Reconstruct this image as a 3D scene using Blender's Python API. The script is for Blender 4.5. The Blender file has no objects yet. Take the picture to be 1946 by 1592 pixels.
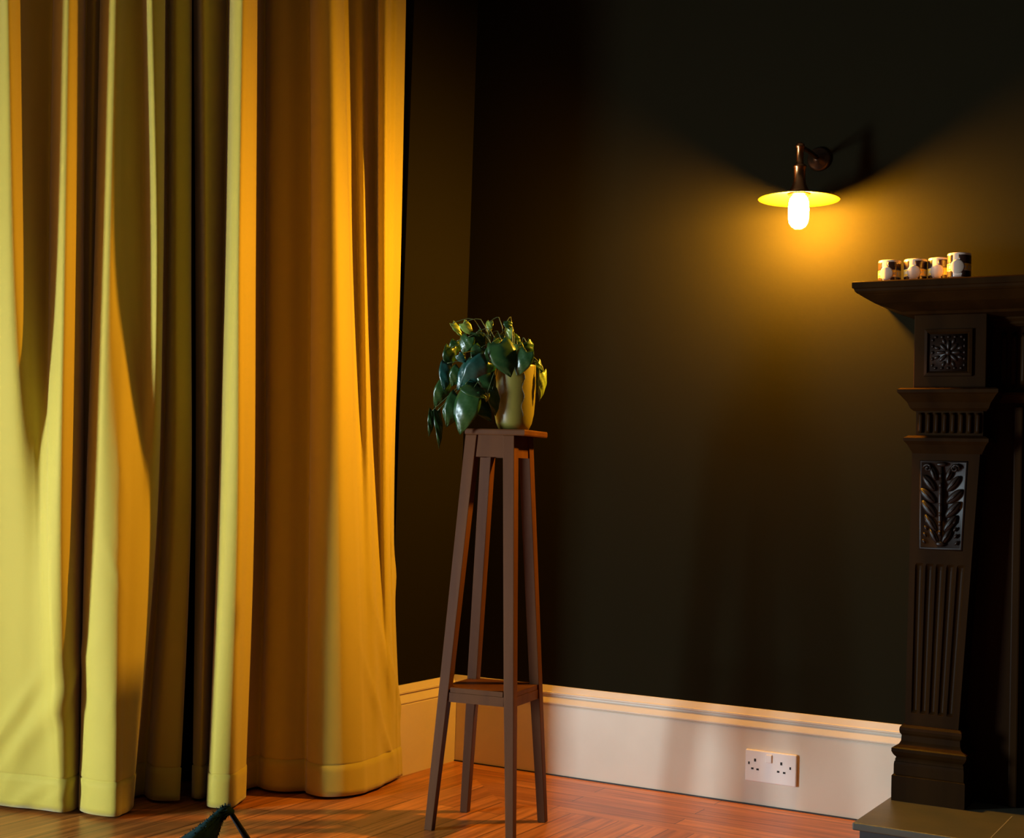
import bpy, bmesh, math, random
import numpy as np
from mathutils import Vector, Matrix
random.seed(7)
PI = math.pi
sc = bpy.context.scene
COL = sc.collection

# ------------------------------------------------------------------ camera
W, H = 1946, 1592
FPX, PITCH, YAW, ROLL = 2699.38, .0429, -.5176, .0323
CAM = np.array([2.3427, -3.8086, .8738])
Fv = np.array([math.sin(YAW)*math.cos(PITCH), math.cos(YAW)*math.cos(PITCH), math.sin(PITCH)])
Rv = np.cross(Fv, [0, 0, 1]); Rv /= np.linalg.norm(Rv); Uv = np.cross(Rv, Fv)
_c, _s = math.cos(ROLL), math.sin(ROLL)
Rv, Uv = _c*Rv+_s*Uv, -_s*Rv+_c*Uv
cd = bpy.data.cameras.new('camera'); cam = bpy.data.objects.new('camera', cd); COL.objects.link(cam)
m = Matrix.Identity(4)
for i in range(3):
    m[i][0] = Rv[i]; m[i][1] = Uv[i]; m[i][2] = -Fv[i]; m[i][3] = CAM[i]
cam.matrix_world = m
cd.sensor_fit = 'HORIZONTAL'; cd.sensor_width = 36; cd.lens = 36*FPX/W; cd.clip_start = .05
sc.camera = cam

# ------------------------------------------------------------------ world, assumed window daylight, exposure
sc.view_settings.view_transform = 'Standard'; sc.view_settings.look = 'None'
sc.view_settings.exposure = 0.0; sc.view_settings.gamma = 1; sc.view_settings.use_curve_mapping = False
wd = bpy.data.worlds.new('world'); sc.world = wd; wd.use_nodes = True
wd.node_tree.nodes['Background'].inputs[0].default_value = (.55, .7, .8, 1)
wd.node_tree.nodes['Background'].inputs[1].default_value = .3
WINX, WY0, WY1, WZ0, WZ1 = -1.25, -3.72, -2.80, .12, 1.05  # assumed window opening, placed and sized to fit the daylight and its shadows
ld = bpy.data.lights.new('assumed_window_daylight', 'AREA'); ld.shape = 'RECTANGLE'  # added area light for an assumed window, unseen to the left
ld.size = WY1-WY0-.06; ld.size_y = WZ1-WZ0-.06; ld.energy = 235; ld.color = (.80, 1.0, 1.12)
lo = bpy.data.objects.new('assumed_window_daylight', ld); COL.objects.link(lo)
lo.location = (WINX-.06, (WY0+WY1)/2, (WZ0+WZ1)/2); lo.rotation_euler = (PI/2, 0, -PI/2)
BULB_STRENGTH = 2900
BULB_COLOR = (1.0, .47, .035)

# ------------------------------------------------------------------ helpers
def ray(x, y): return Fv*FPX+Rv*(x-W/2)-Uv*(y-H/2)
def onplane(x, y, n, k):
    n = np.array(n, float); d = ray(x, y); return CAM+d*((k-n@CAM)/(n@d))

def mat(name, col, rough=.5, metal=0, spec=.5, bump=None, var=None, sheen=0, coat=0, emit=None):
    mt = bpy.data.materials.new(name); mt.use_nodes = True
    nt = mt.node_tree; b = nt.nodes['Principled BSDF']
    b.inputs['Base Color'].default_value = (*col, 1); b.inputs['Roughness'].default_value = rough
    b.inputs['Metallic'].default_value = metal; b.inputs['Specular IOR Level'].default_value = spec
    b.inputs['Sheen Weight'].default_value = sheen; b.inputs['Coat Weight'].default_value = coat
    tc = nt.nodes.new('ShaderNodeTexCoord')
    def noise(scale, stretch=(1, 1, 1), detail=4):
        mp = nt.nodes.new('ShaderNodeMapping'); mp.inputs['Scale'].default_value = stretch
        n = nt.nodes.new('ShaderNodeTexNoise'); n.inputs['Scale'].default_value = scale; n.inputs['Detail'].default_value = detail
        nt.links.new(tc.outputs['Object'], mp.inputs[0]); nt.links.new(mp.outputs[0], n.inputs['Vector']); return n
    if var:   # (colour2, scale, stretch)
        n = noise(var[1], var[2]); r = nt.nodes.new('ShaderNodeValToRGB')
        r.color_ramp.elements[0].position = .35; r.color_ramp.elements[1].position = .68
        r.color_ramp.elements[0].color = (*col, 1); r.color_ramp.elements[1].color = (*var[0], 1)
        nt.links.new(n.outputs['Fac'], r.inputs[0]); nt.links.new(r.outputs[0], b.inputs['Base Color'])
    if bump:  # (scale, strength, stretch, distance)
        n = noise(bump[0], bump[2]); bp = nt.nodes.new('ShaderNodeBump')
        bp.inputs['Strength'].default_value = bump[1]; bp.inputs['Distance'].default_value = bump[3]
        nt.links.new(n.outputs['Fac'], bp.inputs['Height']); nt.links.new(bp.outputs[0], b.inputs['Normal'])
    if emit:
        b.inputs['Emission Color'].default_value = (*emit[0], 1); b.inputs['Emission Strength'].default_value = emit[1]
    return mt

M = {}
M['wall'] = mat('black_paint', (.0108, .0090, .0046), .7, spec=.0, bump=(60, .12, (1, 1, 1), .002))
M['ceil'] = mat('ceiling_paint', (.12, .11, .10), .8)
M['white'] = mat('skirting_gloss_paint', (.66, .535, .40), .42, var=((.62, .50, .37), 6, (1, 1, 1)))
M['plastic'] = mat('white_plastic', (.80, .70, .63), .3)
M['hole'] = mat('socket_hole', (.01, .006, .004), .8)
M['curtain'] = mat('yellow_curtain_cloth', (.50, .385, .040), .72, spec=.35, sheen=.4, var=((.46, .35, .034), 3, (1, 1, .2)), bump=(420, .12, (1, 1, 1), .001))
M['mahog'] = mat('dark_mahogany', (.022, .0088, .0018), .42, spec=.03, var=((.012, .0048, .0012), 14, (1, 1, .12)), bump=(40, .08, (1, 1, .1), .002))
M['carve'] = mat('carved_mahogany', (.011, .005, .0026), .42, spec=.22)
M['stand'] = mat('brown_oak', (.095, .034, .0100), .48, spec=.07, var=((.062, .021, .008), 18, (1, 1, .08)), bump=(60, .1, (1, 1, .1), .002))
M['hearth'] = mat('slate_stone', (.07, .06, .035), .42, var=((.05, .048, .035), 9, (1, 1, 1)), bump=(25, .15, (1, 1, 1), .003))
M['grout'] = mat('pale_grout', (.16, .14, .11), .8)
M['iron'] = mat('black_cast_iron', (.008, .007, .007), .6)
M['brass'] = mat('aged_brass', (.45, .20, .07), .28, metal=1)
M['shade'] = mat('copper_shade_metal', (.17, .115, .006), .5, metal=.3, spec=.2)
M['cord'] = mat('dark_metal', (.05, .025, .012), .3, metal=.8)
M['bulb'] = mat('lit_bulb', (1, .8, .4), .3, emit=(BULB_COLOR, BULB_STRENGTH))
M['leaf'] = mat('pothos_leaf', (.012, .045, .012), .3, spec=.45, var=((.026, .072, .016), 16, (1, 1, 1)))
M['leafy'] = mat('yellow_lamplit_leaf', (.28, .32, .05), .35, var=((.14, .24, .04), 20, (1, 1, 1)))  # yellow-green leaves; lamplight on some of them is painted into this colour
M['leafb'] = mat('daylight_teal_leaf', (.006, .045, .036), .28, spec=.5, var=((.014, .07, .048), 16, (1, 1, 1)))  # teal of the reflected daylight painted into the leaf colour
M['stem'] = mat('vine_stem', (.07, .1, .03), .5)
M['pot'] = mat('yellow_green_glaze', (.21, .175, .028), .35, var=((.14, .12, .022), 7, (1, 1, .5)))
M['soil'] = mat('potting_soil', (.02, .012, .008), .9)
M['cup'] = mat('cream_ceramic', (.62, .47, .36), .25)
M['cupbrown'] = mat('dark_brown_glaze', (.03, .012, .008), .25)
M['cupyellow'] = mat('yellow_glaze', (.90, .50, .02), .3)
M['label'] = mat('pale_label', (.36, .27, .20), .5)
M['teal'] = mat('teal_shag', (.002, .010, .012), .9, spec=.05, var=((.004, .018, .018), 60, (1, 1, 1)))
M['strut'] = mat('black_rod', (.006, .005, .005), .7, spec=.1)
M['crackline'] = mat('dark_crackle_line', (.05, .035, .01), .6)

# ---- floor: boards along y, border boards along x beside the back wall, mitred in the corner
def floor_mat():
    mt = bpy.data.materials.new('parquet_boards'); mt.use_nodes = True; nt = mt.node_tree; L = nt.links
    b = nt.nodes['Principled BSDF']; b.inputs['Roughness'].default_value = .33; b.inputs['Specular IOR Level'].default_value = .45
    tc = nt.nodes.new('ShaderNodeTexCoord')
    def bricks(rot, off):
        mp = nt.nodes.new('ShaderNodeMapping'); mp.inputs['Rotation'].default_value = (0, 0, rot); mp.inputs['Location'].default_value = off
        L.new(tc.outputs['Object'], mp.inputs[0])
        br = nt.nodes.new('ShaderNodeTexBrick'); L.new(mp.outputs[0], br.inputs['Vector'])
        br.inputs['Scale'].default_value = 1; br.inputs['Brick Width'].default_value = .9; br.inputs['Row Height'].default_value = .07
        br.inputs['Mortar Size'].default_value = .0013; br.offset = .37
        br.inputs['Color1'].default_value = (.50, .18, .036, 1); br.inputs['Color2'].default_value = (.34, .105, .02, 1)
        br.inputs['Mortar'].default_value = (.035, .012, .005, 1)
        m2 = nt.nodes.new('ShaderNodeMapping'); m2.inputs['Scale'].default_value = (1.6, 28, 1); L.new(mp.outputs[0], m2.inputs[0])
        n = nt.nodes.new('ShaderNodeTexNoise'); n.inputs['Scale'].default_value = 2.2; n.inputs['Detail'].default_value = 6; L.new(m2.outputs[0], n.inputs['Vector'])
        r = nt.nodes.new('ShaderNodeValToRGB'); r.color_ramp.elements[0].position = .3; r.color_ramp.elements[1].position = .7
        r.color_ramp.elements[0].color = (.52, .46, .40, 1); r.color_ramp.elements[1].color = (1.25, 1.2, 1.1, 1)
        L.new(n.outputs['Fac'], r.inputs[0])
        mx = nt.nodes.new('ShaderNodeMix'); mx.data_type = 'RGBA'; mx.blend_type = 'MULTIPLY'; mx.inputs[0].default_value = 1
        L.new(br.outputs['Color'], mx.inputs[6]); L.new(r.outputs[0], mx.inputs[7])
        return mx.outputs[2]
    a = bricks(PI/2, (.02, 0, 0)); c = bricks(0, (0, .01, 0))
    sp = nt.nodes.new('ShaderNodeSeparateXYZ'); L.new(tc.outputs['Object'], sp.inputs[0])
    def mth(op, x, y):
        n = nt.nodes.new('ShaderNodeMath'); n.operation = op
        for i, v in enumerate((x, y)):
            if isinstance(v, (int, float)): n.inputs[i].default_value = v
            else: L.new(v, n.inputs[i])
        return n.outputs[0]
    near = mth('GREATER_THAN', sp.outputs[1], -.42)
    diag = mth('GREATER_THAN', mth('ADD', sp.outputs[0], sp.outputs[1]), 0)
    msk = mth('MULTIPLY', near, diag)
    mx = nt.nodes.new('ShaderNodeMix'); mx.data_type = 'RGBA'; L.new(msk, mx.inputs[0]); L.new(a, mx.inputs[6]); L.new(c, mx.inputs[7])
    L.new(mx.outputs[2], b.inputs['Base Color'])
    return mt
M['floor'] = floor_mat()

def obj(name, bm, m, parent=None, smooth=False, bevel=0, loc=None):
    me = bpy.data.meshes.new(name); bmesh.ops.recalc_face_normals(bm, faces=bm.faces); bm.to_mesh(me); bm.free()
    o = bpy.data.objects.new(name, me); COL.objects.link(o); me.materials.append(M[m] if isinstance(m, str) else m)
    if smooth:
        for p in me.polygons: p.use_smooth = True
    if parent:
        o.parent = parent; o.location = -Vector(parent.location)   # all shapes are written in world space
    if bevel:
        md = o.modifiers.new('bevel', 'BEVEL'); md.width = bevel; md.segments = 2; md.limit_method = 'ANGLE'; md.angle_limit = .6
    return o
def sub(name, bm, m, parent, root, **k):
    o = obj(name, bm, m, None, **k); o.parent = parent; return o
def thing(name, label, cat, loc, group=None):
    o = bpy.data.objects.new(name, None); COL.objects.link(o); o.location = loc; o.empty_display_size = .05
    o['label'] = label; o['category'] = cat
    if group: o['group'] = group
    return o
def tag(o, label, cat, group=None):
    o['label'] = label; o['category'] = cat
    if group: o['group'] = group
    return o
def struct(o): o['kind'] = 'structure'; return o
def box(bm, a, b):
    vs = [bm.verts.new((x, y, z)) for x in (a[0], b[0]) for y in (a[1], b[1]) for z in (a[2], b[2])]
    for f in ((0, 1, 3, 2), (4, 6, 7, 5), (0, 4, 5, 1), (2, 3, 7, 6), (0, 2, 6, 4), (1, 5, 7, 3)): bm.faces.new([vs[i] for i in f])
def B(*boxes):
    bm = bmesh.new()
    for a, b in boxes: box(bm, a, b)
    return bm
def loft(bm, rings, cap=True, closed=True):
    vr = [[bm.verts.new(p) for p in r] for r in rings]; n = len(vr[0])
    for i in range(len(vr)-1):
        for j in range(n if closed else n-1):
            k = (j+1) % n; bm.faces.new((vr[i][j], vr[i][k], vr[i+1][k], vr[i+1][j]))
    if cap: bm.faces.new(vr[0]); bm.faces.new(vr[-1][::-1])
def rectring(x0, x1, yf, yb, prof):   # stacked mouldings returning round left, front and right
    bm = bmesh.new()
    loft(bm, [[(x0-o, yb, z), (x0-o, yf-o, z), (x1+o, yf-o, z), (x1+o, yb, z)] for o, z in prof]); return bm
def lathe(c, prof, seg=48, tilt=None):
    bm = bmesh.new(); loft(bm, [[(c[0]+r*math.cos(2*PI*i/seg), c[1]+r*math.sin(2*PI*i/seg), c[2]+z) for i in range(seg)] for r, z in prof]); return bm
def tube(pts, r, seg=8, bm=None):
    bm = bm or bmesh.new(); pts = [Vector(p) for p in pts]; rings = []
    rr = r if isinstance(r, (list, tuple)) else [r]*len(pts)
    for i, p in enumerate(pts):
        t = (pts[min(i+1, len(pts)-1)]-pts[max(i-1, 0)]).normalized()
        u = t.cross(Vector((.13, .2, .97))); u = u.normalized() if u.length > .05 else t.cross(Vector((1, 0, 0))).normalized()
        v = t.cross(u)
        rings.append([p+(u*math.cos(2*PI*k/seg)+v*math.sin(2*PI*k/seg))*rr[i] for k in range(seg)])
    loft(bm, rings); return bm
def ell(bm, c, r, rot=0, seg=10):    # ellipsoid blob; rot turns it in the x-z plane
    mt = Matrix.Translation(c) @ Matrix.Rotation(rot, 4, 'Y') @ Matrix.Diagonal((*r, 1))
    bmesh.ops.create_uvsphere(bm, u_segments=seg, v_segments=8, radius=1, matrix=mt)

# ------------------------------------------------------------------ room shell
CEIL = 2.9
SB, SD = np.array([.035, -.329]), np.array([.5403, .8415])
SN = np.array([.8415, -.5403])
s0 = SB-SN*.16; sp1 = s0-SD*.14; sp2 = s0-SD*((2.3))
def wallpoly(name, pts, z0, z1, th=.08):   # thin walls following a plan polyline, thickness to the left
    bm = bmesh.new(); pts = [Vector((p[0], p[1])) for p in pts]; off = []
    for i, p in enumerate(pts):
        d1 = (pts[min(i+1, len(pts)-1)]-p if i < len(pts)-1 else p-pts[i-1]).normalized()
        d0 = (p-pts[i-1] if i else pts[1]-p).normalized()
        n = (Vector((-d0.y, d0.x))+Vector((-d1.y, d1.x))); n = n/max(.5, n.length**2/2)
        off.append(p+n*th)
    poly = pts+off[::-1]; n = len(pts)
    for i in range(n-1):
        q = [pts[i], pts[i+1], off[i+1], off[i]]
        loft(bm, [[(v.x, v.y, z) for v in q] for z in (z0, z1)])
    return struct(obj(name, bm, 'wall'))
struct(obj('floor', B(((-1.5, -5.6, -.05), (4.4, .1, 0))), 'floor'))
struct(obj('ceiling', B(((-1.5, -5.6, CEIL), (4.4, .1, CEIL+.05))), 'ceil'))
struct(obj('wall_back', B(((-.08, 0, 0), (4.3, .1, CEIL))), 'wall'))
wallpoly('wall_left', [(0, -.36), (0, 0)], 0, CEIL)
wallpoly('wall_bay', [tuple(sp2), tuple(sp1), (-.03, -.37)], 0, CEIL, .05)
bm = B(((-1.33, -5.5, 0), (-1.25, WY0, CEIL)), ((-1.33, WY1, 0), (-1.25, -2.0, CEIL)),
       ((-1.33, WY0, 0), (-1.25, WY1, WZ0)), ((-1.33, WY0, WZ1), (-1.25, WY1, CEIL)))
struct(obj('wall_assumed_window_side', bm, 'wall'))  # unseen wall; the opening in it is assumed, for the daylight
struct(obj('wall_right', B(((4.2, -5.5, 0), (4.3, 0, CEIL))), 'wall'))
struct(obj('wall_front', B(((-1.33, -5.58, 0), (4.3, -5.5, CEIL))), 'wall'))
fr = [((WINX-.05, WY0, WZ0), (WINX+.03, WY0+.03, WZ1)), ((WINX-.05, WY1-.03, WZ0), (WINX+.03, WY1, WZ1)),
      ((WINX-.05, WY0, WZ0), (WINX+.05, WY1, WZ0+.03)), ((WINX-.05, WY0, WZ1-.03), (WINX+.03, WY1, WZ1))]
struct(obj('assumed_window_1', B(*fr), 'white', bevel=.003))  # frame added round the assumed opening, out of view

# skirting boards: plain face with a stepped ogee on top
T, SH = .02, .262
SKP = [(T, 0), (T, .205), (T-.002, .2085), (T+.001, .2105), (T+.001, .2135), (T-.008, .232), (T-.009, .2365), (T-.005, .2385), (T-.005, .243), (T-.008, .245), (T-.013, .2575), (T-.015, SH), (0, SH)]
bm = bmesh.new(); loft(bm, [[(x, -o, z) for o, z in SKP]+[(x, 0, 0)] for x in (.0, 1.425)]); struct(obj('baseboard_back', bm, 'white'))
bm = bmesh.new(); loft(bm, [[(o, y, z) for o, z in SKP]+[(0, y, 0)] for y in (-.335, -.0215)]); struct(obj('baseboard_left', bm, 'white'))
# narrow dark joint between skirting and floor
bm = bmesh.new(); box(bm, (T, -T-.004, 0), (1.39, -T, .0035)); struct(obj('trim_1', bm, 'iron'))

# ------------------------------------------------------------------ double wall socket
sx, sz, sy = .9678, .0662, -T
t = thing('wall_socket', 'white double wall socket with one rocker switch on the skirting board', 'socket', (sx+.073, sy, sz))
obj('face_plate', B(((sx, sy-.010, sz), (sx+.146, sy, sz+.086))), 'plastic', t, bevel=.003)
obj('rocker_switch', B(((sx+.060, sy-.0145, sz+.056), (sx+.077, sy-.008, sz+.078))), 'plastic', t, bevel=.002)
for hx, hz, w_, h_ in ((.009, .046, .0045, .007), (.026, .055, .0055, .008), (.018, .033, .007, .005), (.033, .032, .007, .005),
                       (.101, .054, .0055, .008), (.127, .045, .0045, .007), (.092, .033, .007, .005), (.109, .032, .007, .005)):
    obj('pin_hole', B(((sx+hx, sy-.0106, sz+hz), (sx+hx+w_, sy-.0095, sz+hz+h_))), 'hole', t)

# ------------------------------------------------------------------ curtains
ROWS = np.array([0, 500, 1000, 1545.])
# each column: picture x at four heights, and how far the cloth stands out from the rail line (m)
CL = [((-420,)*4, (-.05,)*4), ((-330,)*4, (-.01,)*4), ((-240,)*4, (-.05,)*4), ((-150,)*4, (.03, .02, -.04, -.07)), ((-60,)*4, (.075, .07, -.01, -.06)), ((-6, -16, -24, -24), (.095, .085, .01, -.03)),
      ((15, 26, 44, 30), (.14, .125, .075, .035)), ((32, 50, 66, 62), (.10, .085, .09, .066)), ((60, 72, 78, 88), (.045, .045, .10, .095)), ((99, 91, 89, 108), (.02, .025, .125, .122)),
      ((105, 98, 95, 118), (.055, .06, .145, .13)), ((130, 122, 116, 130), (.13, .135, .165, .125)), ((149, 148, 143, 148), (.09, .09, .12, .08)),
      ((158, 156, 157, 154), (.05, .04, .03, -.01)), ((164, 160, 160, 162), (-.01,)*4), ((180, 172, 168, 168), (.02,)*4), ((190, 180, 168, 160), (.0,)*4),
      ((193, 181, 164, 153), (.055, .065, .11, .12)), ((219, 206, 188, 175), (.13, .135, .165, .175)), ((242, 230, 224, 219), (.095, .12, .185, .218)),
      ((261, 260, 250, 230), (.075, .09, .165, .20)), ((269, 275, 268, 238), (.075, .085, .15, .185)), ((288, 298, 286, 246), (.145, .15, .13, .16)), ((311, 309, 297, 250), (.10, .09, .09, .12)),
      ((313, 309, 296, 248), (.01, .01, .01, .03)), ((320, 318, 306, 270), (-.03, -.03, -.03, .0)), ((334, 334, 330, 288), (.045, .045, .05, .07)), ((358, 358, 358, 330), (.03, .03, .04, .10)), ((364, 363, 362, 339), (.0, .0, .0, .10))]
CR = [((368, 372, 372, 366), (-.05, -.05, -.04, .08)), ((376, 382, 384, 372), (-.01, -.01, .0, .10)), ((388, 392, 392, 380), (.07, .07, .07, .10)), ((412, 408, 402, 388), (.04, .04, .03, .08)),
      ((432, 425, 414, 396), (-.01, -.01, -.01, .03)), ((438, 430, 415, 394), (.13, .13, .10, .12)), ((447, 440, 427, 400), (.235, .23, .195, .20)), ((461, 454, 452, 436), (.26, .255, .22, .22)),
      ((478, 473, 470, 454), (.21, .205, .16, .17)), ((488, 485, 482, 464), (.14, .135, .10, .13)), ((488, 484, 480, 464), (.0, .0, .0, .04)), ((503, 503, 503, 488), (-.05, -.05, -.04, .01)),
      ((518, 516, 514, 505), (.0, .0, .02, .05)), ((545, 545, 545, 535), (.02, .02, .045, .09)), ((575, 575, 572, 565), (.01, .01, .045, .10)), ((588, 590, 586, 580), (.015, .015, .05, .105)),
      ((592, 594, 591, 586), (.10, .10, .10, .135)), ((610, 615, 614, 612), (.175, .175, .17, .18)), ((630, 640, 645, 648), (.195, .195, .19, .195)), ((650, 662, 672, 690), (.125, .125, .15, .18)),
      ((654, 668, 682, 700), (.03, .045, .115, .165)), ((674, 680, 690, 712), (.01, .02, .095, .145)), ((688, 692, 702, 722), (.02, .06, .09, .125)), ((700, 702, 712, 732), (.005, .015, .05, .095)),
      ((716, 716, 722, 742), (-.01, .0, .035, .07)), ((722, 722, 728, 748), (.075, .065, .05, .05)), ((733, 731, 735, 752), (.09, .08, .05, .035)), ((744, 740, 740, 756), (.06, .055, .032, .025)), ((752, 746, 743, 759), (.055, .048, .03, .018)), ((762, 754, 746, 762), (.02, .018, .015, .008)), ((771, 761, 748, 766), (-.01, -.008, .0, .0))]

def noise_w(x, z, seed):
    r = random.Random(seed); v = 0
    for i in range(7):
        kx, kz, ph = r.uniform(6, 30), r.uniform(1, 7), r.uniform(0, 6.28)
        v += math.sin(kx*x+kz*z*r.choice((-1, 1))+ph)/(kx**.5)
    return v
def catmull(P, sub):
    n = len(P); out = []
    for i in range(n-1):
        p0, p1, p2, p3 = P[max(i-1, 0)], P[i], P[i+1], P[min(i+2, n-1)]
        def tj(a, b): return max(np.linalg.norm(a-b), 1e-4)**.5
        t0 = 0; t1 = t0+tj(p0, p1); t2 = t1+tj(p1, p2); t3 = t2+tj(p2, p3)
        for k in range(sub):
            t = t1+(t2-t1)*k/sub
            A1 = (t1-t)/(t1-t0)*p0+(t-t0)/(t1-t0)*p1; A2 = (t2-t)/(t2-t1)*p1+(t-t1)/(t2-t1)*p2; A3 = (t3-t)/(t3-t2)*p2+(t-t2)/(t3-t2)*p3
            B1 = (t2-t)/(t2-t0)*A1+(t-t0)/(t2-t0)*A2; B2 = (t3-t)/(t3-t1)*A2+(t-t1)/(t3-t1)*A3
            out.append((t2-t)/(t2-t1)*B1+(t-t1)/(t2-t1)*B2)
    out.append(P[-1]); return out
ZL = list(np.concatenate([np.linspace(.008, .088, 6), [.0905, .0925, .0945, .0965, .099], np.linspace(.115, .7, 26), np.linspace(.74, 2.6, 44)]))
def curtain(cols, label, seed, creases, root_xy):
    k0 = SN@SB; lines = []
    for xs, ds in cols:
        rows = np.linspace(-420, 1680, 90); pts = []
        for r in rows:
            if r < 0:
                x = xs[0]+(xs[0]-xs[1])*.5*(-r/500); d = ds[0]
            else:   # smooth (Hermite) through the four given rows
                rr = min(r, 1545); i = min(int(np.searchsorted(ROWS, rr, 'right')-1), 2); h = ROWS[i+1]-ROWS[i]; u = (rr-ROWS[i])/h
                def hv(v):
                    sl = [(v[j+1]-v[j])/(ROWS[j+1]-ROWS[j]) for j in range(3)]
                    tg = [sl[0], (sl[0]+sl[1])/2, (sl[1]+sl[2])/2, sl[2]]
                    return ((2*u**3-3*u*u+1)*v[i]+(u**3-2*u*u+u)*h*tg[i]+(-2*u**3+3*u*u)*v[i+1]+(u**3-u*u)*h*tg[i+1])
                x, d = hv(xs), hv(ds)
            pts.append(onplane(x, r, (SN[0], SN[1], 0), k0+d))
        pts = np.array(pts[::-1]); lines.append(np.array([[np.interp(z, pts[:, 2], pts[:, 0]), np.interp(z, pts[:, 2], pts[:, 1])] for z in ZL]))
    S = 9; bm = bmesh.new(); grid = []
    for li, z in enumerate(ZL):
        P = catmull([l[li] for l in lines], S)
        P = [np.array(p) for p in P]; row = []
        arc = 0
        for i, p in enumerate(P):
            tn = P[min(i+1, len(P)-1)]-P[max(i-1, 0)]; L_ = np.linalg.norm(tn)
            nn = np.array([tn[1], -tn[0]])/max(L_, 1e-6)
            if i: arc += np.linalg.norm(p-P[i-1])
            s = (p-SB)@SD
            o = noise_w(arc*1.0, z, seed)*.0005*(1.0 if z < 1.3 else .6)
            for (cs, cz, cl, ang, amp, wd_) in creases:   # soft pulled creases
                a = (s-cs)*math.cos(ang)+(z-cz)*math.sin(ang); b = -(s-cs)*math.sin(ang)+(z-cz)*math.cos(ang)
                o += amp*math.exp(-(a/cl)**2-(b/wd_)**2)
            if z < .0900: o += .0022            # doubled cloth of the hem
            elif .0900 < z < .0935: o -= .0016      # row of stitching
            q = p+nn*o; row.append(bm.verts.new((q[0], q[1], z)))
        grid.append(row)
    for a in range(len(grid)-1):
        for b in range(len(grid[0])-1): bm.faces.new((grid[a][b], grid[a][b+1], grid[a+1][b+1], grid[a+1][b]))
    t = thing('curtain', label, 'curtain', (root_xy[0], root_xy[1], 0), 'yellow curtains')
    o = obj('curtain_cloth', bm, 'curtain', t, smooth=True)
    md = o.modifiers.new('thick', 'SOLIDIFY'); md.thickness = .002; md.offset = 0
    return t
crL = [(-1.10, .22, .13, 1.15, .010, .012), (-1.06, .20, .15, 1.1, .010, .012), (-1.015, .25, .15, 1.1, .009, .012), (-1.13, .17, .09, 1.2, .008, .010), (-.985, .055, .06, .8, .006, .010),
       (-1.04, .05, .05, .7, .007, .012), (-1.10, .05, .04, 1.3, .005, .012), (-.89, .62, .08, -1.2, .003, .006), (-.90, .27, .03, .5, .003, .005), (-.88, .85, .1, -1.35, .003, .006)]
crR = [(-.10, .36, .16, 1.9, .009, .012), (-.05, .28, .15, 1.95, .009, .010), (-.14, .24, .14, 2.0, .008, .012), (-.04, .55, .15, 1.8, .006, .009), (-.09, .12, .07, 2.2, .006, .009)]
curtain(CL, 'long yellow curtain filling the left edge, pale daylight on its broad folds', 3, crL, SB-SD*.95)
curtain(CR, 'long yellow curtain beside the dark corner, its right edge glowing orange', 9, crR, SB-SD*.4)
# rail (above the picture) both curtains hang from
p0, p1 = SB+SN*.07-SD*2.1, SB+SN*.07+SD*.02
t = thing('curtain_rail', 'dark curtain rail above the yellow curtains', 'rail', (p0[0], p0[1], 2.62))
obj('rail_bar', tube([(p0[0], p0[1], 2.62), (p1[0], p1[1], 2.62)], .014, 12), 'cord', t, smooth=True)
for f_ in (.05, .95):
    q = p0+(p1-p0)*f_; w_ = q-SN*.23
    obj('rail_bracket', tube([(q[0], q[1], 2.62), (w_[0], w_[1], 2.62)], .009, 8), 'cord', t)

# ------------------------------------------------------------------ plant stand
cx, cy = .520, -.668; A0 = math.radians(7.6)
def rot(dx, dy): return (cx+dx*math.cos(A0)-dy*math.sin(A0), cy+dx*math.sin(A0)+dy*math.cos(A0))
def halfw(z): return .0665+(.1195-.0665)*(1-z/.985)
st = thing('plant_stand', 'tall brown wooden plant stand with four splayed legs and a lower shelf', 'plant stand', (cx, cy, 0))
def legsec(sx_, sy_, z, w_):
    h = halfw(z); o = [(sx_*h, sy_*h), (sx_*(h-w_), sy_*h), (sx_*(h-w_), sy_*(h-w_)), (sx_*h, sy_*(h-w_))]
    return [(*rot(*p), z) for p in o]
for a, b in ((-1, -1), (1, -1), (-1, 1), (1, 1)):
    bm = bmesh.new(); loft(bm, [legsec(a, b, z, w_) for z, w_ in ((.0, .021), (.33, .0265), (.985, .031))]); obj('leg', bm, 'stand', st, bevel=.0015)
for (a, b) in ((0, -1), (1, 0), (0, 1), (-1, 0)):   # aprons just inside the legs' outer faces
    bm = bmesh.new(); rings = []
    for z in (.930, .985):
        h = halfw(z)-.004; e = halfw(z)-.0305
        if a == 0: q = [(-e, b*h), (e, b*h), (e, b*(h-.014)), (-e, b*(h-.014))]
        else: q = [(a*h, -e), (a*h, e), (a*(h-.014), e), (a*(h-.014), -e)]
        rings.append([(*rot(*p), z) for p in q])
    loft(bm, rings); obj('apron', bm, 'stand', st)
ox, oy = .018, .002
bm = bmesh.new(); hh = .081
loft(bm, [[(*rot(ox+p*k, oy+q*k), z) for p, q in ((-hh, -hh), (hh, -hh), (hh, hh), (-hh, hh))] for k, z in ((.985, .985), (1, .988), (1, .997), (.985, 1.0))]); obj('top', bm, 'stand', st)
h3 = halfw(.34)-.004
bm = bmesh.new()
loft(bm, [[(*rot(*p), z) for p in ((-h3+.026, -h3), (h3-.026, -h3), (h3-.026, -h3+.026), (h3, -h3+.026), (h3, h3-.026), (h3-.026, h3-.026), (h3-.026, h3), (-h3+.026, h3), (-h3+.026, h3-.026), (-h3, h3-.026), (-h3, -h3+.026), (-h3+.026, -h3+.026))] for z in (.340, .353)])
obj('lower_shelf', bm, 'stand', st, bevel=.001)
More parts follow.
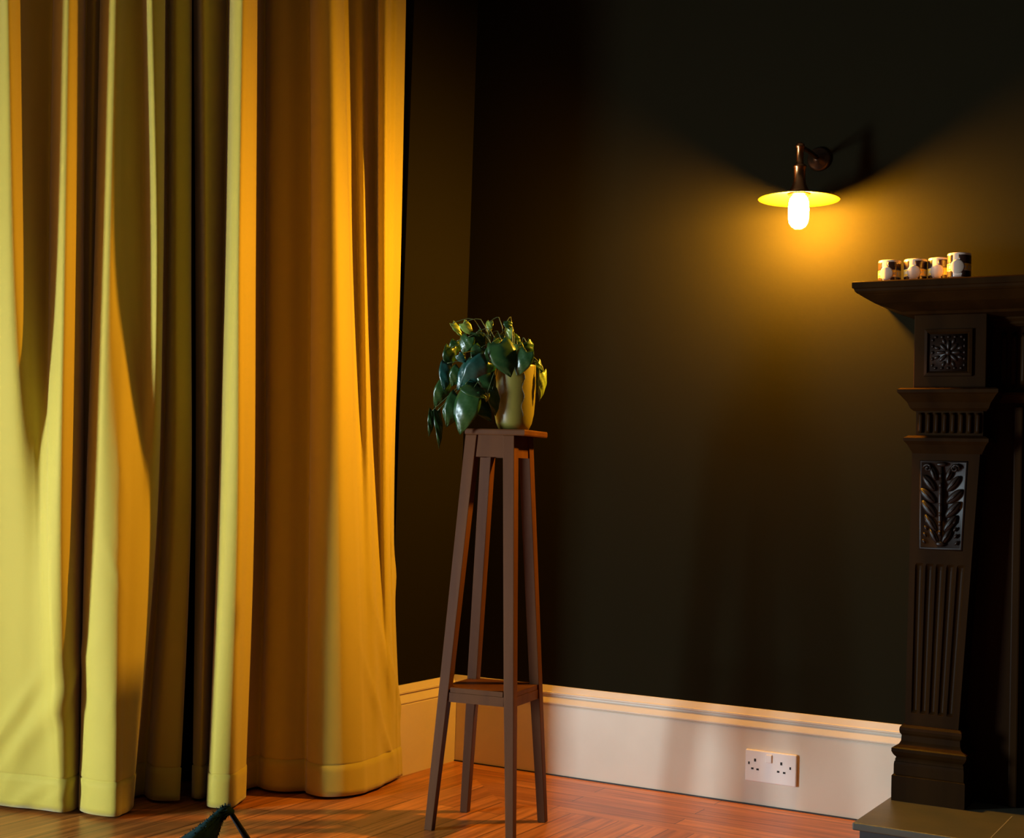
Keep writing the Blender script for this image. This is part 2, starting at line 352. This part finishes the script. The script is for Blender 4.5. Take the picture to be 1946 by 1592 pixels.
for (a, b) in ((0, -1), (1, 0), (0, 1), (-1, 0)):
    h = h3+.001; e = h3-.0235
    q = [(-e, b*h), (e, b*h), (e, b*(h-.014)), (-e, b*(h-.014))] if a == 0 else [(a*h, -e), (a*h, e), (a*(h-.014), e), (a*(h-.014), -e)]
    bm = bmesh.new(); loft(bm, [[(*rot(*p), z) for p in q] for z in (.317, .340)]); obj('shelf_rail', bm, 'stand', st)

# ------------------------------------------------------------------ potted pothos
PX, PY = rot(.036, .004); PC = np.array([PX, PY, 1.0])
pl = thing('potted_plant', 'trailing green pothos in a yellow-green glazed pot on the wooden stand', 'plant', (PX, PY, 1.0))
prof = [(.0, 0), (.033, .0), (.038, .002), (.0455, .018), (.0505, .042), (.0525, .075), (.053, .11), (.0525, .14), (.052, .163), (.0515, .168), (.049, .168), (.0485, .15), (.0485, .145), (0, .145)]
obj('pot', lathe(PC, prof, 48), 'pot', pl, smooth=True)
obj('soil', lathe(PC, [(0, .146), (.0483, .146), (.0483, .154), (0, .157)], 24), 'soil', pl)
# painted wavy line running down the pot
ang0 = math.atan2(CAM[1]-PY, CAM[0]-PX)
pts = []
for k in range(16):
    z = .145-.11*k/15; r = np.interp(z, [.002, .018, .042, .075, .11, .14], [.038, .0455, .0505, .0525, .053, .0525])+.0004; an = ang0+.42+.07*math.sin(k*.95)
    pts.append((PX+r*math.cos(an), PY+r*math.sin(an), 1.0+z))
obj('painted_line', tube(pts, .0011, 6), 'crackline', pl, smooth=True)
depth0 = (PC-CAM)@Fv
def leaf(x0, y0, x1, y1, width, dz, m, roll=0., fold=.25, bend=.18):
    """heart-shaped leaf from stalk end (x0,y0) to tip (x1,y1) in picture units, dz metres nearer than the pot's axis"""
    def P(x, y, d): return CAM+ray(x, y)/FPX*(depth0-d)
    a = P(x0, y0, dz); b = P(x1, y1, dz+random.uniform(-.012, .012)); ax = b-a; Ln = np.linalg.norm(ax); ax = ax/Ln
    wv = np.cross(ax, -Fv); wv /= np.linalg.norm(wv); nv = np.cross(wv, ax)
    if nv@(-Fv) < 0: nv = -nv
    w2 = math.cos(roll)*wv+math.sin(roll)*nv; n2 = -math.sin(roll)*wv+math.cos(roll)*nv
    hw = width/FPX*depth0/2/max(.35, abs(math.cos(roll))); bm = bmesh.new(); rows = []
    N = 12
    for i in range(N+1):
        t_ = i/N; wdt = hw*1.06*(math.sin(PI*min(1, (t_*.93+.07))**.62))**.75*(1-t_**5*.2) if t_ < 1 else .0003
        row = []
        for j in range(-4, 5):
            v = j/4; back = -.13*Ln*math.exp(-(t_/.12)**2)*abs(v)**1.5 if i < 4 else 0
            p = a+ax*(t_*Ln+back)+w2*(v*wdt)+n2*(-fold*wdt*abs(v)**1.4+fold*wdt*.5 - bend*Ln*(t_-.4)**2*1.6 + .0012*math.sin(t_*17+v*5))
            row.append(bm.verts.new(p))
        rows.append(row)
    for i in range(N):
        for j in range(8): bm.faces.new((rows[i][j], rows[i][j+1], rows[i+1][j+1], rows[i+1][j]))
    o = obj('leaf', bm, m, pl, smooth=True); md = o.modifiers.new('thick', 'SOLIDIFY'); md.thickness = .0006; md.offset = 0
    return a
LV = [(861, 614, 879, 640, 12, .0, 'leafy', .5), (880, 614, 899, 637, 19, .01, 'leafy', .1), (931, 611, 926, 636, 14, -.01, 'leafy', -.3), (928, 637, 927, 657, 12, .0, 'leafy', -.3),
      (964, 610, 969, 626, 16, .0, 'leaf', .3), (967, 622, 967, 648, 16, -.01, 'leafy', -.4), (983, 655, 982, 690, 25, .03, 'leafy', .1),
      (948, 652, 972, 716, 50, .064, 'leaf', .2), (1000, 668, 978, 716, 34, .06, 'leaf', -.3), (936, 650, 960, 672, 26, .03, 'leaf', .4),
      (927, 688, 876, 738, 46, .07, 'leafb', .45), (900, 690, 868, 742, 34, .06, 'leafb', -.1), (858, 660, 850, 706, 24, .0, 'leaf', .6), (850, 690, 845, 742, 26, .02, 'leafb', .3),
      (846, 728, 827, 776, 28, .01, 'leaf', .3), (893, 748, 872, 826, 46, .08, 'leaf', -.2), (872, 752, 850, 812, 36, .06, 'leaf', .3), (832, 780, 838, 852, 14, .03, 'leaf', .6),
      (822, 780, 817, 830, 13, .03, 'leaf', .5), (1022, 686, 1031, 724, 14, -.01, 'leaf', .6), (1033, 706, 1028, 762, 16, .01, 'leafy', .6), (1022, 716, 1020, 748, 12, -.01, 'leaf', .2),
      (884, 730, 926, 754, 26, .07, 'leaf', .7), (926, 748, 924, 764, 10, .07, 'leafy', 0), (905, 632, 918, 668, 26, .01, 'leaf', .2), (890, 640, 878, 672, 28, .02, 'leaf', -.3),
      (868, 648, 862, 676, 22, -.02, 'leaf', .4), (915, 660, 898, 690, 30, .035, 'leaf', .1), (938, 664, 926, 700, 26, .05, 'leaf', .5), (905, 760, 935, 800, 30, .055, 'leaf', .3),
      (918, 700, 940, 760, 32, .058, 'leaf', .3), (936, 740, 944, 790, 22, .06, 'leaf', .5), (950, 636, 945, 662, 20, -.02, 'leaf', -.2), (1000, 650, 1012, 676, 22, .0, 'leaf', .4), (974, 640, 990, 660, 20, -.02, 'leaf', .1),
      (874, 700, 858, 735, 28, .05, 'leaf', .2), (880, 770, 890, 810, 24, .05, 'leaf', .4), (856, 770, 846, 800, 22, .04, 'leaf', .2), (871, 674, 884, 690, 16, .06, 'leafb', -.2)]
ends = []
for x0, y0, x1, y1, w_, dz, m_, r_ in LV: ends.append(leaf(x0, y0, x1, y1, w_, dz, m_, r_))
for e in ends[::1]:
    e = np.array(e); base = PC+np.array([0, 0, .155])+(e-PC)*np.array([.35, .35, 0]); top = (base+e)/2; top[2] = max(base[2], e[2])+.012
    out = (e-PC)[:2]; L_ = np.linalg.norm(out)
    rim = PC+np.array([out[0]/max(L_, 1e-3)*min(.06, L_), out[1]/max(L_, 1e-3)*min(.06, L_), .176])
    P_ = [base, (base+rim)/2+np.array([0, 0, .008]), rim, (rim+e)/2+np.array([0, 0, .006]), e] if e[2] < 1.17 else [base, top, e]
    obj('stem', tube(catmull([np.array(q) for q in P_], 4), .0011, 5), 'stem', pl, smooth=True)

# ------------------------------------------------------------------ wall lamp
lx, ly, lz = 1.13, -.17, 1.647
lp = thing('wall_lamp', 'brass wall lamp with flat dish shade and glowing bulb above the mantelpiece end', 'lamp', (lx, 0, 1.79))
bm = bmesh.new()
loft(bm, [[(lx+r*math.cos(2*PI*i/32), y, 1.79+r*math.sin(2*PI*i/32)) for i in range(32)] for r, y in ((.034, 0), (.034, -.006), (.028, -.012), (.014, -.017), (.010, -.026))]); obj('wall_plate', bm, 'cord', lp, smooth=True)
obj('arm', tube([(lx, -.02, 1.79), (lx, -.10, 1.792), (lx, -.150, 1.790), (lx, -.17, 1.782)], .0065, 12), 'cord', lp, smooth=True)
obj('lamp_holder', lathe((lx, ly, lz), [(0, .012), (.030, .012), (.026, .024), (.019, .038), (.016, .055), (.016, .082), (.018, .085), (.018, .090), (.011, .095), (.0095, .102), (.0095, .136), (.012, .139), (.012, .147), (.006, .152), (0, .152)], 32), 'brass', lp, smooth=True)
bm = lathe((lx, ly, lz), [(.020, .0165), (.032, .0145), (.06, .009), (.09, .002), (.1075, -.0015), (.1085, -.0005), (.1082, .001), (.09, .0045), (.06, .0115), (.032, .017), (.020, .019)], 64)
obj('lamp_shade', bm, 'shade', lp, smooth=True)
bp_ = [(0, -.080), (.010, -.079), (.018, -.074), (.0245, -.064), (.027, -.050), (.0275, -.030), (.0265, -.010), (.023, .002), (.0165, .010), (0, .0105)]
obj('bulb', lathe((lx, ly, lz), bp_, 32), 'bulb', lp, smooth=True)

# ------------------------------------------------------------------ fireplace surround
SZ = 1.403
mx = thing('fireplace_surround', 'dark carved mahogany fireplace surround with fluted pilaster against black wall', 'fireplace', (2.15, 0, .1))
XC = 2.15    # middle of the fireplace
sh_prof = [(-.155, 1.322), (-.105, 1.328), (-.100, 1.334), (-.072, 1.343), (-.045, 1.352), (-.027, 1.363), (-.018, 1.3685), (-.015, 1.371), (-.010, 1.3735), (-.006, 1.378), (-.004, 1.384), (0, 1.386), (0, 1.400), (-.003, SZ)]
obj('shelf', rectring(1.312, 2*XC-1.312, -.285, 0, sh_prof), 'mahog', mx)
obj('frieze', B(((1.60, -.085, 1.125), (2*XC-1.60, 0, 1.330))), 'mahog', mx)
obj('frieze_moulding', rectring(1.628, 2*XC-1.628, -.100, -.08, [(0, 1.300), (.012, 1.306), (.012, 1.311), (.022, 1.318), (.022, 1.335)]), 'mahog', mx)
obj('frieze_ledge', rectring(1.628, 2*XC-1.628, -.09, -.07, [(0, 1.108), (.010, 1.116), (.018, 1.126), (.018, 1.133), (0, 1.137)]), 'mahog', mx)
for k in range(12):
    x = 1.648+.024*k
    obj('frieze_reed', tube([(x, -.087, 1.155), (x, -.090, 1.165), (x, -.090, 1.272), (x, -.087, 1.282)], .0075, 10), 'mahog', mx, smooth=True)
for a_, b_ in ((1.56, 1.70), (2*XC-1.70, 2*XC-1.56)): obj('inner_jamb', B(((a_, -.065, .1), (b_, 0, 1.125))), 'mahog', mx, bevel=.003)
for a_ in (1.672, 2*XC-1.694): obj('jamb_bead', B(((a_, -.075, .1), (a_+.022, -.06, 1.10))), 'mahog', mx, bevel=.004)
obj('lintel', B(((1.70, -.065, .98), (2*XC-1.70, 0, 1.125))), 'mahog', mx)
obj('firebox', B(((1.70, -.03, .1), (1.80, 0, .98)), ((2*XC-1.80, -.03, .1), (2*XC-1.70, 0, .98)), ((1.80, -.03, .80), (2*XC-1.80, 0, .98)), ((1.80, -.01, .1), (2*XC-1.80, 0, .80))), 'iron', mx)

def pilaster(mir):
    def X(bm):
        if mir:
            for v in bm.verts: v.co.x = 2*XC-v.co.x
        return bm
    J = lambda n, bm, m='mahog', **k: obj(n, X(bm), m, mx, **k)
    J('corner_block', B(((1.441, -.165, 1.140), (1.620, 0, 1.328))), bevel=.002)
    # square carved panel with mitred frame
    bm = bmesh.new(); c0, c1, z0, z1 = 1.468, 1.588, 1.170, 1.290
    def ring(i, y): return [(c0+i, y, z0+i), (c1-i, y, z0+i), (c1-i, y, z1-i), (c0+i, y, z1-i)]
    loft(bm, [ring(0, -.165), ring(.001, -.172), ring(.008, -.173), ring(.013, -.167), ring(.016, -.160), ring(.016, -.155)], cap=False); fr_ = J('panel_frame', bm)
    bm = bmesh.new(); cxm, czm = 1.528, 1.230
    box(bm, (c0+.012, -.1665, z0+.012), (c1-.012, -.150, z1-.012))
    for k in range(8):
        a = k*PI/4; r = .019
        ell(bm, (cxm+r*math.cos(a), -.168, czm+r*math.sin(a)), (.013, .004, .005), -a)
        a += PI/8; ell(bm, (cxm+.031*math.cos(a), -.167, czm+.031*math.sin(a)), (.008, .0035, .0045), -a)
    ell(bm, (cxm, -.168, czm), (.008, .007, .008))
    for k in range(5):
        for e in (-1, 1):
            ell(bm, (cxm+e*.0395, -.167, czm-.032+.016*k), (.0035, .004, .0045)); ell(bm, (cxm-.032+.016*k, -.167, czm+e*.0395), (.0045, .004, .0035))
    J('carved_rosette', bm, 'carve', smooth=True)
    J('capital', rectring(1.438, 1.624, -.160, 0, [(-.003, 1.083), (.004, 1.090), (.010, 1.104), (.020, 1.116), (.026, 1.124), (.031, 1.128), (.031, 1.136), (.024, 1.140)]))
    bm = rectring(1.446, 1.612, -.148, 0, [(0, 1.018), (0, 1.086)])
    J('necking', bm)
    for k in range(8):
        x = 1.458+.0203*k; bm = tube([(x, -.150, 1.028), (x, -.1515, 1.034), (x, -.1515, 1.071), (x, -.150, 1.077)], .0062, 8); J('necking_reed', bm, smooth=True)
    J('astragal', rectring(1.438, 1.612, -.152, 0, [(-.002, .975), (.004, .985), (.010, .997), (.018, 1.006), (.018, 1.014), (.008, 1.020)]))
    # tapering shaft: plain head with sunk carved panel, five flutes below
    def edges(z): f = (z-.29)/(.976-.29); return 1.434+.004*f, 1.566+.040*f, -.150
    def section(z, d):
        a, b, yf = edges(z); w_ = b-a; pts = [(a, 0, z), (a, yf, z)]; n = 5; m0 = .012; g = (w_-2*m0)/n
        for i in range(n):
            xa = a+m0+i*g
            for q in range(7):
                u = q/6; pts.append((xa+g*(.12+.76*u), yf+d*math.sin(PI*u)**.7 if 0 < q < 6 else yf, z))
        pts += [(b, yf, z), (b, 0, z)]; return pts
    bm = bmesh.new(); loft(bm, [section(z, d) for z, d in ((.285, 0), (.318, 0), (.326, .006), (.68, .0065), (.690, .005), (.697, 0), (.722, 0))]); J('fluted_shaft', bm)
    bm = bmesh.new()
    def q4(z, i, y): a, b, yf = edges(z); return [(a+i, y), (b-i, y)]
    zb, zt = .722, .978
    ab, at = edges(zb), edges(zt)
    loft(bm, [[(ab[0], 0, zb), (ab[0], -.150, zb), (ab[1], -.150, zb), (ab[1], 0, zb)], [(at[0], 0, zt), (at[0], -.150, zt), (at[1], -.150, zt), (at[1], 0, zt)]]); J('shaft_head', bm)
    # carved acanthus on the head
    bm = bmesh.new(); zc = .735; xm = 1.514
    loft(bm, [[(1.462+dx*s_, y, z) for dx, y, z in ((0, -.150, .734), (.104, -.150, .734), (.113, -.150, .955), (-.003, -.150, .955))] if False else
              [(1.460+k_, -.1500-j_, .732+k_), (1.568-k_, -.1500-j_, .732+k_), (1.578-k_, -.1500-j_, .958-k_), (1.458+k_, -.1500-j_, .958-k_)] for s_, k_, j_ in ((0, 0, 0), (0, .002, .0025), (0, .005, .0025), (0, .007, .0005))])
    for e in (-1, 1):
        for (dx, z_, a_, la, wb) in ((.016, .768, 1.05, .022, .0085), (.024, .800, .95, .026, .010), (.030, .835, .85, .027, .011), (.033, .868, .75, .026, .011), (.030, .900, .9, .025, .010), (.020, .925, 1.2, .020, .008)):
            ell(bm, (xm+e*dx, -.1555, z_), (la, .005, wb), -e*a_ , 12)
            c_ = [(xm+e*(dx-la*.8*math.cos(a_)), -.158, z_-la*.8*math.sin(a_)), (xm+e*dx, -.1615, z_), (xm+e*(dx+la*.9*math.cos(a_)), -.158, z_+la*.9*math.sin(a_))]
            tube(c_, [.0015, .0028, .0012], 6, bm)
        sp_ = [(xm+e*(.034+.011*(1-q/14)*math.cos(q*.75)), -.157-.0003*q, .938+.011*(1-q/14)*math.sin(q*.75)) for q in range(13)]
        tube(sp_, [.0035]*12+[.005], 8, bm)
        for q in range(4): ell(bm, (xm+e*(.040-.002*q), -.156, .752+.017*q), (.0035, .0035, .007), e*.6)
    tube([(xm, -.153, .742), (xm, -.159, .80), (xm, -.160, .87), (xm, -.154, .945)], [.003, .006, .007, .003], 8, bm)
    for k in range(7): ell(bm, (xm, -.163, .775+.024*k), (.0045, .004, .007))
    ell(bm, (xm, -.157, .748), (.012, .005, .007)); ell(bm, (xm, -.158, .948), (.014, .005, .006))
    J('carved_acanthus', bm, 'carve', smooth=True)
    J('base_moulding', rectring(1.426, 1.574, -.160, 0, [(.010, .196), (.010, .203), (.008, .207), (.014, .214), (.018, .222), (.018, .230), (.014, .233), (.004, .238), (-.001, .248), (-.002, .262), (.002, .268), (.003, .275), (.002, .282), (-.003, .288)]))
    J('plinth', rectring(1.424, 1.576, -.165, 0, [(.014, .1), (.014, .162), (.010, .166), (.010, .190), (.009, .197)]))
pilaster(False); pilaster(True)
# stone hearth
hx0, hx1 = 1.398, 2*XC-1.398
ht = thing('hearth', 'raised dark stone hearth slab under the fireplace surround', 'hearth', (XC, -.24, 0))
obj('hearth_slab', B(((hx0, -.480, .082), (hx1, -.022, .0995))), 'hearth', ht, bevel=.003)
obj('hearth_base', B(((hx0+.014, -.465, 0), (hx1-.014, -.022, .082))), 'iron', ht)
obj('slab_joint', B(((1.70, -.4805, .099), (1.7025, -.17, .0998))), 'grout', ht)

# ------------------------------------------------------------------ cups on the shelf
def cup_parts(root, x, y, turn):
    R_ = .0285; Hc = .066; z = SZ
    obj('cup_body', lathe((x, y, z), [(0, 0), (.024, 0), (.0275, .003), (R_, .010), (R_, Hc-.002), (R_-.0008, Hc), (R_-.003, Hc), (R_-.0035, Hc-.004), (R_-.0035, .006), (0, .005)], 40), 'cup', root, smooth=True)
    fa = math.atan2(CAM[1]-y, CAM[0]-x)+turn
    def patch(name, poly, m, off):   # closed outline in (angle, height), laid on the round wall
        bm = bmesh.new(); n = len(poly)
        def p(a, h, r): return (x+r*math.cos(a), y+r*math.sin(a), z+h)
        ca = sum(q[0] for q in poly)/n; chh = sum(q[1] for q in poly)/n; prev = None
        for k in range(1, 7):
            s_ = k/6; ring = [bm.verts.new(p(fa+ca+(a-ca)*s_, chh+(h-chh)*s_, R_+off)) for a, h in poly]
            if prev is None:
                bm.faces.new(ring)
            else:
                for i in range(n): bm.faces.new((prev[i], prev[(i+1) % n], ring[(i+1) % n], ring[i]))
            prev = ring
        ring = [bm.verts.new(p(fa+a, h, R_-.0003)) for a, h in poly]
        for i in range(n): bm.faces.new((prev[i], prev[(i+1) % n], ring[(i+1) % n], ring[i]))
        obj(name, bm, m, root, smooth=True)
    def quad(a0, a1, h0, h1, n=12): return [(a0+(a1-a0)*i/n, h0) for i in range(n+1)]+[(a1+(a0-a1)*i/n, h1) for i in range(n+1)]
    patch('brown_panel', quad(-.05, 2.2, .040, .0605), 'cupbrown', .0003); patch('brown_panel', quad(-2.0, -.6, .040, .0605), 'cupbrown', .0003)
    patch('yellow_band', quad(-2.2, 2.2, .0225, .0395), 'cupyellow', .0003)
    patch('brown_panel', quad(.2, 2.2, .006, .0215), 'cupbrown', .0003); patch('brown_panel', quad(-2.1, -.55, .006, .0215), 'cupbrown', .0003)
    patch('round_label', [(-.15+.62*math.cos(2*PI*i/28), .031+.0175*math.sin(2*PI*i/28)) for i in range(28)], 'label', .0009)
for x, y, tn, lb in ((1.375, -.165, -.15, 'patterned cup with round label, the one nearest the left end of the mantelshelf'),
                     (1.441, -.165, .0, 'patterned cup on the mantelshelf, second from its left end, yellow band showing right'),
                     (1.502, -.165, -.1, 'patterned cup on the mantelshelf half hidden behind the front cup'),
                     (1.563, -.225, .0, 'patterned cup standing forward at the right end of the row, close to the front edge')):
    c_ = thing('patterned_cup', lb, 'cup', (x, y, SZ), 'patterned cups on the mantelshelf')
    cup_parts(c_, x, y, tn)

# ------------------------------------------------------------------ shaggy teal stool cut off by the lower edge
def P3(x, y, dist): return CAM+ray(x, y)/FPX*dist
D0 = 2.95
def hp(x, y, d=D0): return P3(x, y, d)
stl = hp(425, 1560); gx, gy = float(stl[0]), float(stl[1])
sto = thing('folding_stool', 'dark teal shaggy covered low stool, mostly cut off below the yellow curtains', 'stool', (gx, gy, 0))
ridge = [(445, 1534), (436, 1531), (426, 1534), (414, 1545), (398, 1560), (378, 1575), (350, 1592), (320, 1612), (290, 1640)]
bm = bmesh.new(); rings = []
for k, (x, y) in enumerate(ridge):
    c_ = hp(x, y+8)
    r = [.004, .010, .014, .018, .020, .021, .021, .020, .012][k]
    dn = Vector((0, 0, -1)); bk = Vector((Fv[0], Fv[1], 0)).normalized()
    dp = [1.6, 1.6, 1.6, 2.2, 3.2, 4.2, 4.8, 5, 5][k]
    rings.append([Vector(c_)+bk*((math.cos(a)-1)*r*dp+r)+Vector((0, 0, 1))*(math.sin(a)*r) + (dn*(.030 if (math.sin(a) < -.2 and 2 < k < 8) else 0)) for a in [2*PI*i/14 for i in range(14)]])
loft(bm, rings); obj('seat_cover', bm, 'teal', sto, smooth=True)
bm = bmesh.new()
for k in range(420):
    i = random.randrange(1, len(rings)-1); f_ = random.random(); j = random.randrange(14)
    p = rings[i][j].lerp(rings[min(i+1, len(rings)-1)][j], f_); ce = Vector(hp(*[ridge[i][q]+(ridge[min(i+1, 8)][q]-ridge[i][q])*f_ for q in (0, 1)]))-Vector((0, 0, .012))
    d = (p-ce).normalized()+Vector([random.uniform(-.4, .4) for _ in range(3)]); d.normalize()
    tube([p-d*.003, p+d*random.uniform(.003, .0075)], [.0012, .0004], 4, bm)
o = obj('shag_pile', bm, 'teal', sto); o['kind'] = 'stuff'
for (xa, ya, da, xb, yb, db) in ((440, 1545, D0, 520, 1665, D0-.02), (440, 1548, D0+.10, 500, 1650, D0+.16), (300, 1640, D0, 285, 1725, D0)):
    a = hp(xa, ya, da); b = hp(xb, yb, db); dv = b-a; b = a+dv*((a[2]-.002)/(a[2]-b[2])) if b[2] != a[2] else b
    obj('leg', tube([a, b], .0045, 8), 'strut', sto, smooth=True)
